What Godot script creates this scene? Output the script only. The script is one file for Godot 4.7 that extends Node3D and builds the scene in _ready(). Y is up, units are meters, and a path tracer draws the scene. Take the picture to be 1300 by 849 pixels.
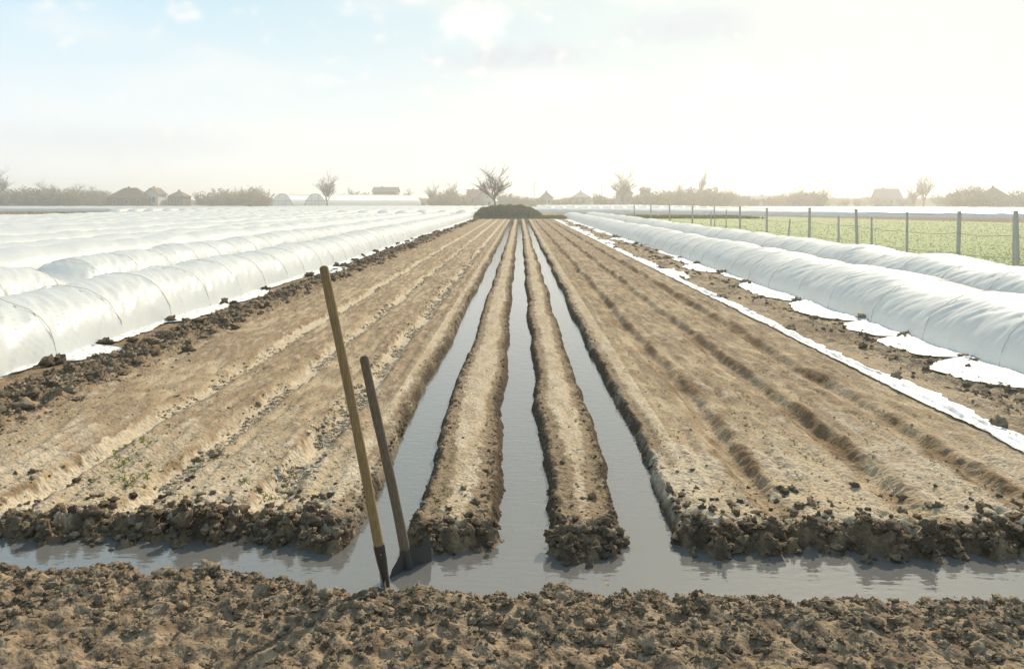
extends Node3D

const EYE := 1.6          # eye height above the bed tops
const F := 1011.0         # focal length of the photograph in its own pixels
const VX := 659.5         # vanishing point of the furrows in the photograph
const VY := 257.0
const WATER := -0.085
const FUR := [-2.71, -2.03, -1.36, -0.69, 0.0, 0.66, 1.38, 2.07, 2.73]
const WET := [false, false, false, true, true, true, false, false, false]

var nz := FastNoiseLite.new()      # smooth, about one bump per unit
var nf := FastNoiseLite.new()      # fractal
var rng := RandomNumberGenerator.new()
var taken := {}
var gy := 0.0
var gc := Color.WHITE
var clods: Array[ArrayMesh] = []
var M := {}

# ---------------------------------------------------------------- helpers
class MB:
	var v := PackedVector3Array()
	var n := PackedVector3Array()
	var c := PackedColorArray()
	var i := PackedInt32Array()
	var tint := Color.WHITE
	func vert(p: Vector3, nn: Vector3) -> int:
		v.append(p); n.append(nn); c.append(tint)
		return v.size() - 1
	func tri(a: Vector3, b: Vector3, cc: Vector3) -> void:
		var nn := (cc - a).cross(b - a).normalized()
		var k := vert(a, nn); vert(b, nn); vert(cc, nn)
		i.append_array([k, k + 1, k + 2])
	func quad(a: Vector3, b: Vector3, cc: Vector3, d: Vector3) -> void:
		tri(a, b, cc); tri(a, cc, d)
	func box(lo: Vector3, hi: Vector3) -> void:
		var p := []
		for k in 8: p.append(Vector3(hi.x if k & 1 else lo.x, hi.y if k & 2 else lo.y, hi.z if k & 4 else lo.z))
		quad(p[4], p[6], p[7], p[5]); quad(p[0], p[1], p[3], p[2]); quad(p[2], p[3], p[7], p[6])
		quad(p[0], p[4], p[5], p[1]); quad(p[1], p[5], p[7], p[3]); quad(p[0], p[2], p[6], p[4])
	# a tube through points with radii, smooth sides, closed ends
	func tube(pts: Array, rad: Array, sides := 8, cap := true) -> void:
		var first := v.size()
		for k in pts.size():
			var t: Vector3 = (pts[mini(k + 1, pts.size() - 1)] - pts[maxi(k - 1, 0)]).normalized()
			var s := t.cross(Vector3(0.31, 0.2, 0.93)).normalized()
			var u := s.cross(t).normalized()
			for j in sides:
				var a := TAU * j / sides
				var o := s * cos(a) + u * sin(a)
				vert(pts[k] + o * rad[k], o)
		for k in pts.size() - 1:
			for j in sides:
				var a := first + k * sides + j
				var b := first + k * sides + (j + 1) % sides
				i.append_array([a, b, a + sides, b, b + sides, a + sides])
		if cap:
			for e in [0, pts.size() - 1]:
				var t: Vector3 = (pts[e] - pts[1 if e == 0 else e - 1]).normalized()
				var mid := vert(pts[e] + t * rad[e] * 0.25, t)
				for j in sides:
					var a: int = first + e * sides + j
					var b: int = first + e * sides + (j + 1) % sides
					if e == 0: i.append_array([mid, b, a])
					else: i.append_array([mid, a, b])
	# rows of points, all rows equally long, smooth normals
	func sheet(pts: PackedVector3Array, rows: int, cols: int, up := Vector3.ZERO) -> void:
		var first := v.size()
		for r in rows:
			for q in cols:
				var a := pts[r * cols + mini(q + 1, cols - 1)] - pts[r * cols + maxi(q - 1, 0)]
				var b := pts[mini(r + 1, rows - 1) * cols + q] - pts[maxi(r - 1, 0) * cols + q]
				var nn := a.cross(b).normalized()
				if up != Vector3.ZERO and nn.dot(up) < 0.0: nn = -nn
				vert(pts[r * cols + q], nn)
		for r in rows - 1:
			for q in cols - 1:
				var a := first + r * cols + q
				i.append_array([a, a + 1, a + cols, a + 1, a + cols + 1, a + cols])
		agree(first)
	# turn every triangle so that its face agrees with its vertex normals
	func agree(first: int) -> void:
		for t in range(0, i.size(), 3):
			if i[t] < first: continue
			var g := (v[i[t + 2]] - v[i[t]]).cross(v[i[t + 1]] - v[i[t]])
			if g.dot(n[i[t]] + n[i[t + 1]] + n[i[t + 2]]) < 0.0:
				var sw := i[t + 1]
				i[t + 1] = i[t + 2]; i[t + 2] = sw
	func mesh() -> ArrayMesh:
		var m := ArrayMesh.new()
		var arr := []
		arr.resize(Mesh.ARRAY_MAX)
		arr[Mesh.ARRAY_VERTEX] = v; arr[Mesh.ARRAY_NORMAL] = n; arr[Mesh.ARRAY_COLOR] = c; arr[Mesh.ARRAY_INDEX] = i
		m.add_surface_from_arrays(Mesh.PRIMITIVE_TRIANGLES, arr)
		return m

func numbered(called: String) -> String:
	var k: int = taken.get(called, 0)
	taken[called] = k + 1
	return called if k == 0 else "%s_%03d" % [called, k]

func tag(o: Node3D, label: String, category: String, group := "", kind := "") -> Node3D:
	if label: o.set_meta("label", label)
	if category: o.set_meta("category", category)
	if group: o.set_meta("group", group)
	if kind: o.set_meta("kind", kind)
	return o

func thing(called: String, at: Vector3, label: String, category: String, group := "") -> Node3D:
	var o := Node3D.new()
	o.name = numbered(called)
	add_child(o)
	o.position = at
	return tag(o, label, category, group)

func obj(called: String, m: Mesh, mat: Material, parent: Node3D = self) -> MeshInstance3D:
	var o := MeshInstance3D.new()
	o.name = numbered(called) if parent == self else called
	o.mesh = m
	o.material_override = mat
	parent.add_child(o, true)
	return o

func many(called: String, m: Mesh, mat: Material, xf: Array, cols: Array, label: String, category: String, parent: Node3D = self) -> void:
	if xf.is_empty(): return
	var mm := MultiMesh.new()
	mm.transform_format = MultiMesh.TRANSFORM_3D
	mm.use_colors = true
	mm.mesh = m
	mm.instance_count = xf.size()
	for k in xf.size():
		mm.set_instance_transform(k, xf[k])
		mm.set_instance_color(k, cols[k])
	var o := MultiMeshInstance3D.new()
	o.name = numbered(called)
	o.multimesh = mm
	o.material_override = mat
	parent.add_child(o, true)
	tag(o, label, category, "", "stuff")

func lin(r: float, g: float, b: float) -> Color:
	return Color(r, g, b).linear_to_srgb()

func mat(called: String, c: Color, rough := 0.9, vertex := false, spec := 0.35) -> StandardMaterial3D:
	var m := StandardMaterial3D.new()
	m.resource_name = called
	m.albedo_color = c
	m.roughness = rough
	m.metallic_specular = spec
	m.vertex_color_use_as_albedo = vertex
	M[called] = m
	return m

func noise_tex(size: int, freq: float, octaves: int, lo: float, hi: float, kind := FastNoiseLite.TYPE_SIMPLEX_SMOOTH, sd := 1) -> NoiseTexture2D:
	var n := FastNoiseLite.new()
	n.seed = sd
	n.noise_type = kind
	n.frequency = freq
	n.fractal_type = FastNoiseLite.FRACTAL_FBM
	n.fractal_octaves = octaves
	var t := NoiseTexture2D.new()
	t.width = size; t.height = size
	t.seamless = true
	t.noise = n
	var g := Gradient.new()
	g.set_color(0, Color(lo, lo, lo)); g.set_color(1, Color(hi, hi, hi))
	t.color_ramp = g
	return t

func tri(m: StandardMaterial3D, per_metre: float, world := true) -> void:
	m.uv1_triplanar = true
	m.uv1_world_triplanar = world
	m.uv1_scale = Vector3.ONE * per_metre

func relief(m: StandardMaterial3D, t: Texture2D, cm: float) -> void:
	m.heightmap_enabled = true
	m.heightmap_texture = t
	m.heightmap_scale = cm

func px(x: float, d: float) -> float:      # lateral metres of a photo column at depth d
	return (x - VX) * d / F

func tall(y: float, d: float) -> float:    # height in metres of a photo row at depth d
	return EYE - (y - VY) * d / F

func ss(a: float, b: float, x: float) -> float:
	return smoothstep(a, b, x)

# ---------------------------------------------------------------- the soil
func shore(x: float) -> float:             # near edge of the cross ditch
	return lerpf(3.77, 3.55, ss(-1.25, -0.75, x)) - 0.07 * ss(0.3, 1.0, x) + nz.get_noise_2d(x * 2.2, 5.0) * 0.05 + nz.get_noise_2d(x * 9.0, 9.0) * 0.025

func front(x: float) -> float:             # top edge of the cut ends of the beds
	var f := 3.94
	if x < -0.5: f = 4.02 + 0.08 * ss(-1.2, -2.4, x)
	elif x > 0.85: f = 3.95
	return f + nz.get_noise_2d(x * 1.7, 31.0) * 0.06 + nz.get_noise_2d(x * 7.0, 44.0) * 0.03

func ground(x: float, d: float) -> void:
	var dry := Color(0.44, 0.332, 0.207)
	var pale := Color(0.57, 0.465, 0.325)
	var brown := Color(0.27, 0.185, 0.107)
	var damp := Color(0.27, 0.195, 0.12)
	var wet := Color(0.105, 0.073, 0.045)
	var h := 0.0
	var c := Color(0.23, 0.17, 0.11)
	var p1 := nz.get_noise_2d(x * 1.1, d * 0.45)
	var p2 := nf.get_noise_2d(x * 6.0, d * 1.5)          # streaks along the rows
	var p3 := nf.get_noise_2d(x * 7.0 + 20.0, d * 7.0)   # small patches
	var rough := nf.get_noise_2d(x * 9.0 + 50.0, d * 9.0)
	if absf(x) > 4.95:
		gy = rough * 0.012
		gc = c
		return
	if x > -3.75 and x < 3.40:
		var k := 0
		var best := 9.0
		for j in 9:
			var a := absf(x - FUR[j])
			if a < best: best = a; k = j
		var wob := nz.get_noise_2d(d * 0.35, k * 37.0) * 0.035 + nz.get_noise_2d(d * 3.1, k * 11.0) * 0.016
		var u := absf(x - FUR[k] - wob) + nz.get_noise_2d(x * 13.0, d * 13.0) * 0.012 + nz.get_noise_2d(x * 4.0, d * 2.2) * 0.007
		var seed_row := exp(-pow((u - 0.225 - 0.02 * p1) / 0.022, 2.0))
		if WET[k]:
			h = lerpf(-0.17, 0.0, ss(0.09, 0.178, u)) + 0.008 * ss(0.18, 0.34, u) - 0.008 * seed_row + p2 * 0.010
			c = dry.lerp(brown, clampf(0.42 + p1 * 0.5 + p2 * 0.6 + p3 * 0.4, 0.0, 1.0))
			# pale dry strip along the crown of the bed, with a crisp edge
			var strip := 0.235 + 0.05 * nz.get_noise_2d(d * 1.2, k * 5.0 + signf(x - FUR[k]) * 90.0) + p3 * 0.03 + 0.085 * ss(5.3, 4.05, d) * (1.0 if absf(x) < 0.7 else 0.3)
			if u > strip: c = dry.lerp(pale, clampf(0.5 + p2 * 0.8 + p3 * 0.5, 0.0, 1.0))
			var edge := 0.235 + p3 * 0.035 + 0.045 * ss(6.5, 4.2, d)
			c = c.lerp(damp, 1.0 - ss(edge, edge + 0.02, u))
			c = c.lerp(wet, 1.0 - ss(0.18 + p3 * 0.04, 0.192 + p3 * 0.04, u))
		else:
			var left := x < 0.0
			var deep := (0.075 if left else 0.07) * (1.0 + 0.22 * nz.get_noise_2d(d * 0.5, k * 17.0)) * lerpf(0.25, 1.0, ss(3.9, 4.7, d))
			h = lerpf(-deep, 0.0, ss(0.03, 0.135 if left else 0.115, u)) + 0.008 * ss(0.15, 0.34, u) + p1 * 0.014 - 0.013 * seed_row + p2 * 0.018 + 0.006 * sin((x - wob) * 52.0 + p1 * 3.0) * (0.4 + p1)
			c = dry.lerp(brown, clampf(0.62 + p1 * 0.8 + p2 * 1.7 + p3 * 0.5, -0.3, 1.3))
			if left and x > -3.0:
				var silt := 0.08 + p3 * 0.05 + p1 * 0.02
				c = c.lerp(pale, 1.0 - ss(silt, silt + 0.015, u))
		# dry crust near the cut ends of the dry beds
		if absf(x) > 0.8: c = c.lerp(pale, clampf((ss(6.4, 4.3, d) * 0.7 + p2 * 0.9 + p3 * 0.6 + p1 * 0.4 - 0.1), 0.0, 0.85) * ss(0.1, 0.16, u))
		h += rough * 0.011 + nz.get_noise_2d(x * 3.0, d * 3.0) * 0.008 + nz.get_noise_2d(x * 30.0, d * 30.0) * 0.003
	if x <= -3.3:
		var e := ss(-3.5, -3.8, x + p3 * 0.3)
		var b := (0.03 * ss(-3.5, -3.8, x) + nf.get_noise_2d(x * 2.5, d * 2.5) * 0.07 + rough * 0.05) * (1.0 - 0.85 * ss(-4.1, -4.4, x))
		h = lerpf(h, b, e)
		c = c.lerp(Color(0.33, 0.235, 0.145).lerp(Color(0.18, 0.125, 0.078), clampf(0.4 + p3 * 1.6, 0.0, 1.0)), ss(0.35, 0.55, e + p3 * 0.4))
	if x >= 3.3:
		var e := ss(3.3, 3.5, x)
		h = lerpf(h, (nf.get_noise_2d(x * 2.0, d * 2.0) * 0.06 + rough * 0.03) * (1.0 - 0.8 * ss(4.1, 4.4, x)) * ss(3.4, 3.65, x), e)
		c = c.lerp(Color(0.43, 0.325, 0.21).lerp(Color(0.24, 0.18, 0.115), clampf(0.35 + p3 * 2.0 + p1, 0.0, 1.0)), e)
	if d > 72.0: h = lerpf(h, 0.0, ss(72.0, 75.0, d))
	# the cut ends, the cross ditch and the near bank
	if d < 4.7:
		var t := (d - (front(x) - 0.30)) / 0.31 + rough * 0.3 * ss(4.6, 4.2, d)
		var cl := clampf(t, 0.0, 1.0)
		var lump := (nf.get_noise_2d(x * 6.0, d * 6.0) * 0.05 + rough * 0.04) * ss(0.0, 0.5, cl) * (1.0 - ss(0.9, 1.7, t))
		var hh := lerpf(-0.19, h, ss(0.05, 0.95, cl)) + lump
		c = c.lerp(wet.lerp(brown, clampf(0.4 + p3 * 1.5, 0.0, 1.0)), 1.0 - ss(0.95, 1.0, t + p3 * 0.35))
		var s := (shore(x) - d) / 0.26
		var bank := lerpf(-0.19, -0.045 + nf.get_noise_2d(x * 3.5, d * 3.5) * 0.03 + rough * 0.03, ss(-0.5, 1.0, s)) if s > -0.5 else -0.19
		if bank > hh:
			hh = bank
			c = Color(0.33, 0.24, 0.15).lerp(Color(0.17, 0.12, 0.075), clampf(0.5 + p3 * 1.8, 0.0, 1.0))
			if s < 0.5 + p3 * 0.5: c = c.lerp(wet, 0.6)
		h = hh
	gy = h
	gc = c

func hgt(x: float, d: float) -> float:
	ground(x, d)
	return gy

func build_ground() -> void:
	var xs := PackedFloat32Array([-900, -400, -200, -100, -50, -25, -12, -7, -5.4])
	var x := -4.95
	while x < 4.96:
		xs.append(x)
		x += 0.0165 if absf(x) < 3.4 else 0.024
	xs.append_array(PackedFloat32Array([5.4, 7, 12, 25, 50, 100, 200, 400, 900]))
	var ds := PackedFloat32Array([-300, -60, -10, 0, 1.5, 2.2])
	var d := 2.45
	while d < 5.2:
		ds.append(d)
		d += 0.0125
	while d < 78.0:
		ds.append(d)
		d *= 1.0062
	ds.append_array(PackedFloat32Array([80, 86, 95, 110, 140, 200, 300, 450, 700, 1200]))
	var w := xs.size()
	var mb := MB.new()
	mb.v.resize(w * ds.size()); mb.n.resize(w * ds.size()); mb.c.resize(w * ds.size())
	var k := 0
	for r in ds.size():
		for q in w:
			ground(xs[q], ds[r])
			mb.v[k] = Vector3(xs[q], gy, -ds[r])
			mb.c[k] = gc
			k += 1
	mb.i.resize((w - 1) * (ds.size() - 1) * 6)
	var at := 0
	for r in ds.size():
		var r0 := maxi(r - 1, 0) * w
		var r1 := mini(r + 1, ds.size() - 1) * w
		for q in w:
			var a := mb.v[r * w + mini(q + 1, w - 1)] - mb.v[r * w + maxi(q - 1, 0)]
			var b := mb.v[r1 + q] - mb.v[r0 + q]
			mb.n[r * w + q] = a.cross(b).normalized()
			if r < ds.size() - 1 and q < w - 1:
				var o := r * w + q
				mb.i[at] = o; mb.i[at + 1] = o + w; mb.i[at + 2] = o + 1
				mb.i[at + 3] = o + 1; mb.i[at + 4] = o + w; mb.i[at + 5] = o + w + 1
				at += 6
	tag(obj("ground", mb.mesh(), M.soil), "", "", "", "structure")

func build_water() -> void:
	var mb := MB.new()
	var p := PackedVector3Array([Vector3(-6, WATER, -3.2), Vector3(6, WATER, -3.2), Vector3(-6, WATER, -4.3), Vector3(6, WATER, -4.3)])
	mb.sheet(p, 2, 2, Vector3.UP)
	for k in [3, 4, 5]:
		var a: float = FUR[k] - 0.235
		var b: float = FUR[k] + 0.235
		mb.sheet(PackedVector3Array([Vector3(a, WATER, -4.3), Vector3(b, WATER, -4.3), Vector3(a, WATER, -73.0), Vector3(b, WATER, -73.0)]), 2, 2, Vector3.UP)
	tag(obj("water", mb.mesh(), M.water), "", "", "", "structure")

# ---------------------------------------------------------------- clods, flakes, sprouts
func build_clod_shapes() -> void:
	for s in 6:
		var sp := SphereMesh.new()
		sp.radial_segments = 12; sp.rings = 7
		sp.radius = 1.0; sp.height = 2.0
		var arr := sp.get_mesh_arrays()
		var v: PackedVector3Array = arr[Mesh.ARRAY_VERTEX]
		var idx: PackedInt32Array = arr[Mesh.ARRAY_INDEX]
		for k in v.size():
			var q := v[k]
			var r := 0.85 + 0.5 * nz.get_noise_3d(q.x * 1.1 + s * 17.0, q.y * 1.1, q.z * 1.1) + 0.3 * nz.get_noise_3d(q.x * 2.6, q.y * 2.6 + s * 9.0, q.z * 2.6) + 0.14 * nz.get_noise_3d(q.x * 5.5, q.y * 5.5 + s * 5.0, q.z * 5.5)
			v[k] = Vector3(q.x, q.y * (0.66 + 0.05 * s), q.z * 0.88) * r
		var st := SurfaceTool.new()
		st.begin(Mesh.PRIMITIVE_TRIANGLES)
		st.set_smooth_group(0 if s % 2 == 0 else -1)
		for k in idx: st.add_vertex(v[k])
		st.generate_normals()
		st.index()
		var mesh := st.commit()
		clods.append(mesh)

func soil_tint(dark: float) -> Color:
	var c := Color(0.40, 0.295, 0.185).lerp(Color(0.13, 0.092, 0.058), clampf(dark, 0.0, 1.0))
	return c * rng.randf_range(0.8, 1.2)

func scatter(label: String, count: int, pick: Callable, size_lo: float, size_hi: float, dark: float) -> void:
	var xf := [[], [], []]
	var co := [[], [], []]
	for k in count:
		var p: Vector2 = pick.call()
		ground(p.x, p.y)
		var near := clampf(p.y / 12.0, 1.0, 2.2)
		var s := lerpf(size_lo, size_hi, pow(rng.randf(), 4.0)) * near
		var b := Basis.from_euler(Vector3(rng.randf_range(-0.6, 0.6), rng.randf() * TAU, rng.randf_range(-0.6, 0.6))).scaled(Vector3(s, s * rng.randf_range(0.5, 1.1), s * rng.randf_range(0.6, 1.3)))
		var m := k % 3
		xf[m].append(Transform3D(b, Vector3(p.x, gy + s * 0.1, -p.y)))
		co[m].append(soil_tint(dark + rng.randf_range(-0.35, 0.35)))
	var adj := ["crumbled", "broken", "small lumpy"]
	for m in 3:
		many("soil_crumbs", clods[m * 2 if dark > 0.6 else m + 1], M.clod, xf[m], co[m], adj[m] + " " + label, "soil")

func clod(x: float, d: float, s: float, dark: float, label: String, group: String, lift := 0.25) -> void:
	var o := obj("soil_clod", clods[rng.randi() % 6], M.clod_dark if dark > 0.6 else M.clod_light)
	o.position = Vector3(x, hgt(x, d) + s * lift, -d)
	o.basis = Basis.from_euler(Vector3(rng.randf_range(-0.4, 0.4), rng.randf() * TAU, rng.randf_range(-0.4, 0.4))).scaled(Vector3(s * rng.randf_range(0.9, 1.35), s * rng.randf_range(0.7, 1.0), s))
	tag(o, label, "soil clod", group)

func far_d(a: float, b: float) -> float:    # depths spread evenly over the picture rather than over the ground
	return 1.0 / lerpf(1.0 / a, 1.0 / b, rng.randf())

func build_clods() -> void:
	rng.seed = 11
	scatter("dark soil heaped along the bank beside the white tunnel", 6000, func(): return Vector2(clampf(rng.randfn(-4.05, 0.16), -4.3, -3.55), far_d(4.2, 76.0)), 0.006, 0.075, 0.4)
	scatter("loose fine soil between the clods of the bank", 5000, func(): return Vector2(clampf(rng.randfn(-3.9, 0.25), -4.35, -3.3), far_d(4.2, 40.0)), 0.003, 0.018, 0.35)
	scatter("brown soil on the walked strip beside the loose white film", 2600, func(): return Vector2(3.56 + 0.75 * sqrt(rng.randf()), far_d(4.4, 76.0)), 0.005, 0.045, 0.25)
	scatter("dark soil on the cut bed ends above the ditch", 5200, func():
		var x := rng.randf_range(-3.0, 3.0)
		return Vector2(x, front(x) + (rng.randfn(-0.09, 0.08) if rng.randf() < 0.8 else absf(rng.randfn(0.0, 0.3)))), 0.004, 0.036, 0.7)
	scatter("pale brown soil covering the near bank of the ditch", 9000, func():
		var x := rng.randf_range(-2.9, 2.9)
		return Vector2(x, shore(x) - absf(rng.randfn(0.0, 0.42)) - 0.04), 0.0035, 0.03, 0.45)
	scatter("dry soil strewn over the furrowed beds", 2800, func(): return Vector2(rng.randf_range(-3.2, 3.3), far_d(4.2, 30.0)), 0.0025, 0.012, 0.15)
	scatter("wet soil along the edges of the water channels", 2200, func():
		var k: int = [3, 4, 5][rng.randi() % 3]
		return Vector2(FUR[k] + (0.155 + absf(rng.randfn(0.0, 0.025))) * (1.0 if rng.randf() < 0.5 else -1.0), far_d(4.1, 26.0)), 0.004, 0.017, 0.65)
	for k in 70:
		clod(clampf(rng.randfn(-4.02, 0.17), -4.3, -3.55), far_d(4.6, 26.0), rng.randf_range(0.04, 0.085), 0.8 if k % 2 else 0.3, ["dry brown clod lying on the rough bank beside the tunnel", "dark damp clod lying on the rough bank beside the tunnel"][k % 2], "large clods on the bank by the tunnel")
	for k in 60:
		var x := rng.randf_range(-2.7, 2.7)
		clod(x, front(x) - 0.03 + rng.randfn(0.0, 0.055), rng.randf_range(0.026, 0.055), 0.9, "dark moist clod on the cut bed end above the ditch", "large clods along the cut bed ends")
	for k in 45:
		var x := rng.randf_range(-2.5, 2.5)
		clod(x, shore(x) - rng.randf_range(0.08, 0.6), rng.randf_range(0.02, 0.044), 0.2, "pale brown clod on the near bank of the ditch", "large clods on the near ditch bank")
	clod(-1.93, 5.05, 0.05, 0.3, "lone flat clod beside green weeds on the dry bed", "", 0.35)
	clod(-2.08, 5.15, 0.05, 0.3, "low rounded clod next to the lone flat clod", "", 0.1)
	clod(1.02, 3.83, 0.03, 0.9, "wet clod standing out of the ditch water by the bed end", "", 2.6)
	clod(0.37, 3.50, 0.045, 0.2, "smooth stone-like clod at the water's edge of the near bank", "", 0.6)

func build_flakes() -> void:
	# curled plates of dried silt in the dry furrows
	rng.seed = 23
	var mb := MB.new()
	var rim := []
	for k in 6:
		var a := TAU * k / 6.0
		var r := 1.0 + 0.35 * sin(k * 2.3)
		rim.append(Vector3(cos(a) * r, 0.22 + 0.12 * sin(k * 1.7), sin(a) * r))
	for k in 6:
		mb.tri(Vector3.ZERO, rim[k], rim[(k + 1) % 6])
		mb.tri(rim[k], rim[(k + 1) % 6], Vector3(rim[k].x * 0.9, -0.15, rim[k].z * 0.9))
		mb.tri(rim[(k + 1) % 6], Vector3(rim[(k + 1) % 6].x * 0.9, -0.15, rim[(k + 1) % 6].z * 0.9), Vector3(rim[k].x * 0.9, -0.15, rim[k].z * 0.9))
	var m := mb.mesh()
	for f in [[0, "in the dry furrow beside the clod bank", 0.085, 1200], [1, "in the middle dry furrow", 0.08, 1600], [2, "in the dry furrow next to the flooded channel", 0.105, 2600]]:
		var xf := []
		var co := []
		for k in f[3]:
			var d := far_d(4.6, 34.0)
			var x: float = FUR[f[0]] + nz.get_noise_2d(d * 0.5, f[0] * 37.0) * 0.022 + rng.randfn(0.0, f[2] * 0.55)
			if nz.get_noise_2d(d * 0.7 + f[0] * 50.0, 3.0) < -0.25: continue
			ground(x, d)
			var s := rng.randf_range(0.006, 0.021) * clampf(d / 9.0, 1.0, 2.0)
			xf.append(Transform3D(Basis.from_euler(Vector3(rng.randfn(0.0, 0.25), rng.randf() * TAU, rng.randfn(0.0, 0.25))).scaled(Vector3(s, s * 0.8, s * rng.randf_range(0.7, 1.3))), Vector3(x, gy + 0.004, -d)))
			co.append(Color(0.64, 0.52, 0.36) * rng.randf_range(0.78, 1.12))
		many("silt_flakes", m, M.clod, xf, co, "pale curled flakes of dried silt " + f[1], "silt")

func build_sprouts() -> void:
	rng.seed = 31
	var mb := MB.new()
	for k in 5:
		var a := k * 2.4
		var o := Vector3(cos(a), 0, sin(a))
		var s := Vector3(-o.z, 0, o.x)
		mb.tri(s * 0.12, o * 0.55 + Vector3.UP * 0.7 + s * 0.22, -s * 0.12)
		mb.tri(o * 0.55 + Vector3.UP * 0.7 + s * 0.22, o * 1.1 + Vector3.UP * 0.75, -s * 0.12)
	var m := mb.mesh()
	var xf := []
	var co := []
	for k in 2600:
		var d := far_d(4.2, 22.0)
		var b := rng.randi() % 8
		var x: float = (FUR[b] + FUR[b + 1]) * 0.5 + (0.11 if rng.randf() < 0.5 else -0.11) + rng.randfn(0.0, 0.035)
		if nz.get_noise_2d(d * 1.6 + b * 31.0, x * 3.0) < 0.0: continue
		var s := rng.randf_range(0.004, 0.013)
		xf.append(Transform3D(Basis.from_euler(Vector3(0, rng.randf() * TAU, 0)).scaled(Vector3.ONE * s), Vector3(x, hgt(x, d), -d)))
		co.append(Color(0.13, 0.16, 0.045) * rng.randf_range(0.7, 1.3))
	for spot in [[-1.98, 5.02, 0.10], [-2.42, 4.9, 0.08], [-2.3, 4.62, 0.09], [-1.45, 4.5, 0.09], [-2.5, 5.2, 0.1]]:
		for k in 22:
			var x: float = spot[0] + rng.randfn(0.0, spot[2])
			var d: float = spot[1] + rng.randfn(0.0, spot[2] * 0.8)
			var s := rng.randf_range(0.01, 0.024)
			xf.append(Transform3D(Basis.from_euler(Vector3(rng.randfn(0, 0.3), rng.randf() * TAU, 0)).scaled(Vector3.ONE * s), Vector3(x, hgt(x, d), -d)))
			co.append(Color(0.20, 0.21, 0.06) * rng.randf_range(0.7, 1.3))
	many("seedlings", m, M.leaf, xf, co, "tiny green seedlings and weeds sprouting on the beds", "seedlings")

# ---------------------------------------------------------------- low tunnels
func film_point(o: Dictionary, a: float, d: float) -> Vector3:
	# a: 0 at the base towards the beds, PI at the other base
	var sd: float = o.seed
	var ph: float = fposmod(d - o.hoop0, o.step) / o.step
	var sag := sin(ph * PI)
	var hh: float = o.h * (1.0 + 0.09 * nz.get_noise_2d(d * 0.45, sd)) * (1.0 - 0.014 * sag)
	if o.has("dip"): hh *= 1.0 - 0.4 * exp(-pow((d - o.dip) / 0.5, 2.0))
	var w: float = o.w * (1.0 + 0.05 * nz.get_noise_2d(d * 0.5, sd + 7.0)) * (1.0 - 0.02 * sag)
	var s := sin(a)
	var run := 1.0 if o.side > 0 else -1.0
	# slanting pulls of the film between the hoops, and finer creases
	var pull := absf(nz.get_noise_2d(d * 2.2 + a * o.side * 1.6, a * 0.6 + sd)) * 0.022 + absf(nz.get_noise_2d(d * 6.0 + a * o.side * 3.0 + 0.6 * nz.get_noise_2d(d, sd), a * 0.7 + sd * 2.0)) * 0.026 + absf(nz.get_noise_2d(d * 15.0 + a * o.side * 6.0, a * 1.1 + sd)) * 0.014
	var fade := clampf(sin(a) * 1.6 + 0.25, 0.0, 1.0)
	var r := 1.0 - pull * fade / 0.7
	var y := hh * pow(maxf(s, 0.0), 0.82) * r
	return Vector3(o.x - run * o.side * 0.0 - o.side * cos(a) * w * r, y + o.y, -d)

func tunnel(o: Dictionary, label: String, group: String) -> Node3D:
	var t := thing("row_cover_tunnel", Vector3(o.x, 0, -o.d0), label, "tunnel", group)
	var inv := Transform3D(Basis(), -t.position)
	var ds := PackedFloat32Array()
	var d: float = o.d0
	while d < o.d1:
		ds.append(d)
		d += maxf(o.fine, d * o.get("grade", 0.0075))
	ds.append(o.d1)
	var cols: int = o.cols
	var pts := PackedVector3Array()
	for r in ds.size():
		# the ends run down into the ground
		var e := minf(ss(o.d0 - 0.01, o.d0 + 0.5, ds[r]), ss(o.d1 + 0.01, o.d1 - 0.9, ds[r]))
		for q in cols:
			var p := film_point(o, PI * q / (cols - 1), ds[r])
			p.y = o.y - 0.02 + (p.y - o.y) * lerpf(0.12, 1.0, sqrt(e))
			pts.append(inv * p)
	var mb := MB.new()
	mb.sheet(pts, ds.size(), cols)
	for k in mb.n.size():
		var out := mb.v[k] + Vector3(0, 0.1, 0)
		if mb.n[k].dot(Vector3(out.x, maxf(out.y, 0.05), 0)) < 0.0: mb.n[k] = -mb.n[k]
	mb.agree(0)
	obj("film", mb.mesh(), M.film, t)
	if o.get("hoops", false):
		d = o.hoop0 + ceilf((o.d0 + 0.6 - o.hoop0) / o.step) * o.step
		while d < minf(o.d1 - 1.0, 34.0):
			var p := []
			var rad := []
			for q in 15:
				var a := lerpf(0.02, PI - 0.02, q / 14.0)
				p.append(inv * (film_point(o, a, d) + Vector3(-o.side * cos(a), sin(a), 0) * 0.001))
				rad.append(0.0035)
			var hb := MB.new()
			hb.tube(p, rad, 6)
			obj("hoop", hb.mesh(), M.hoop, t)
			d += o.step
	return t

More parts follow.
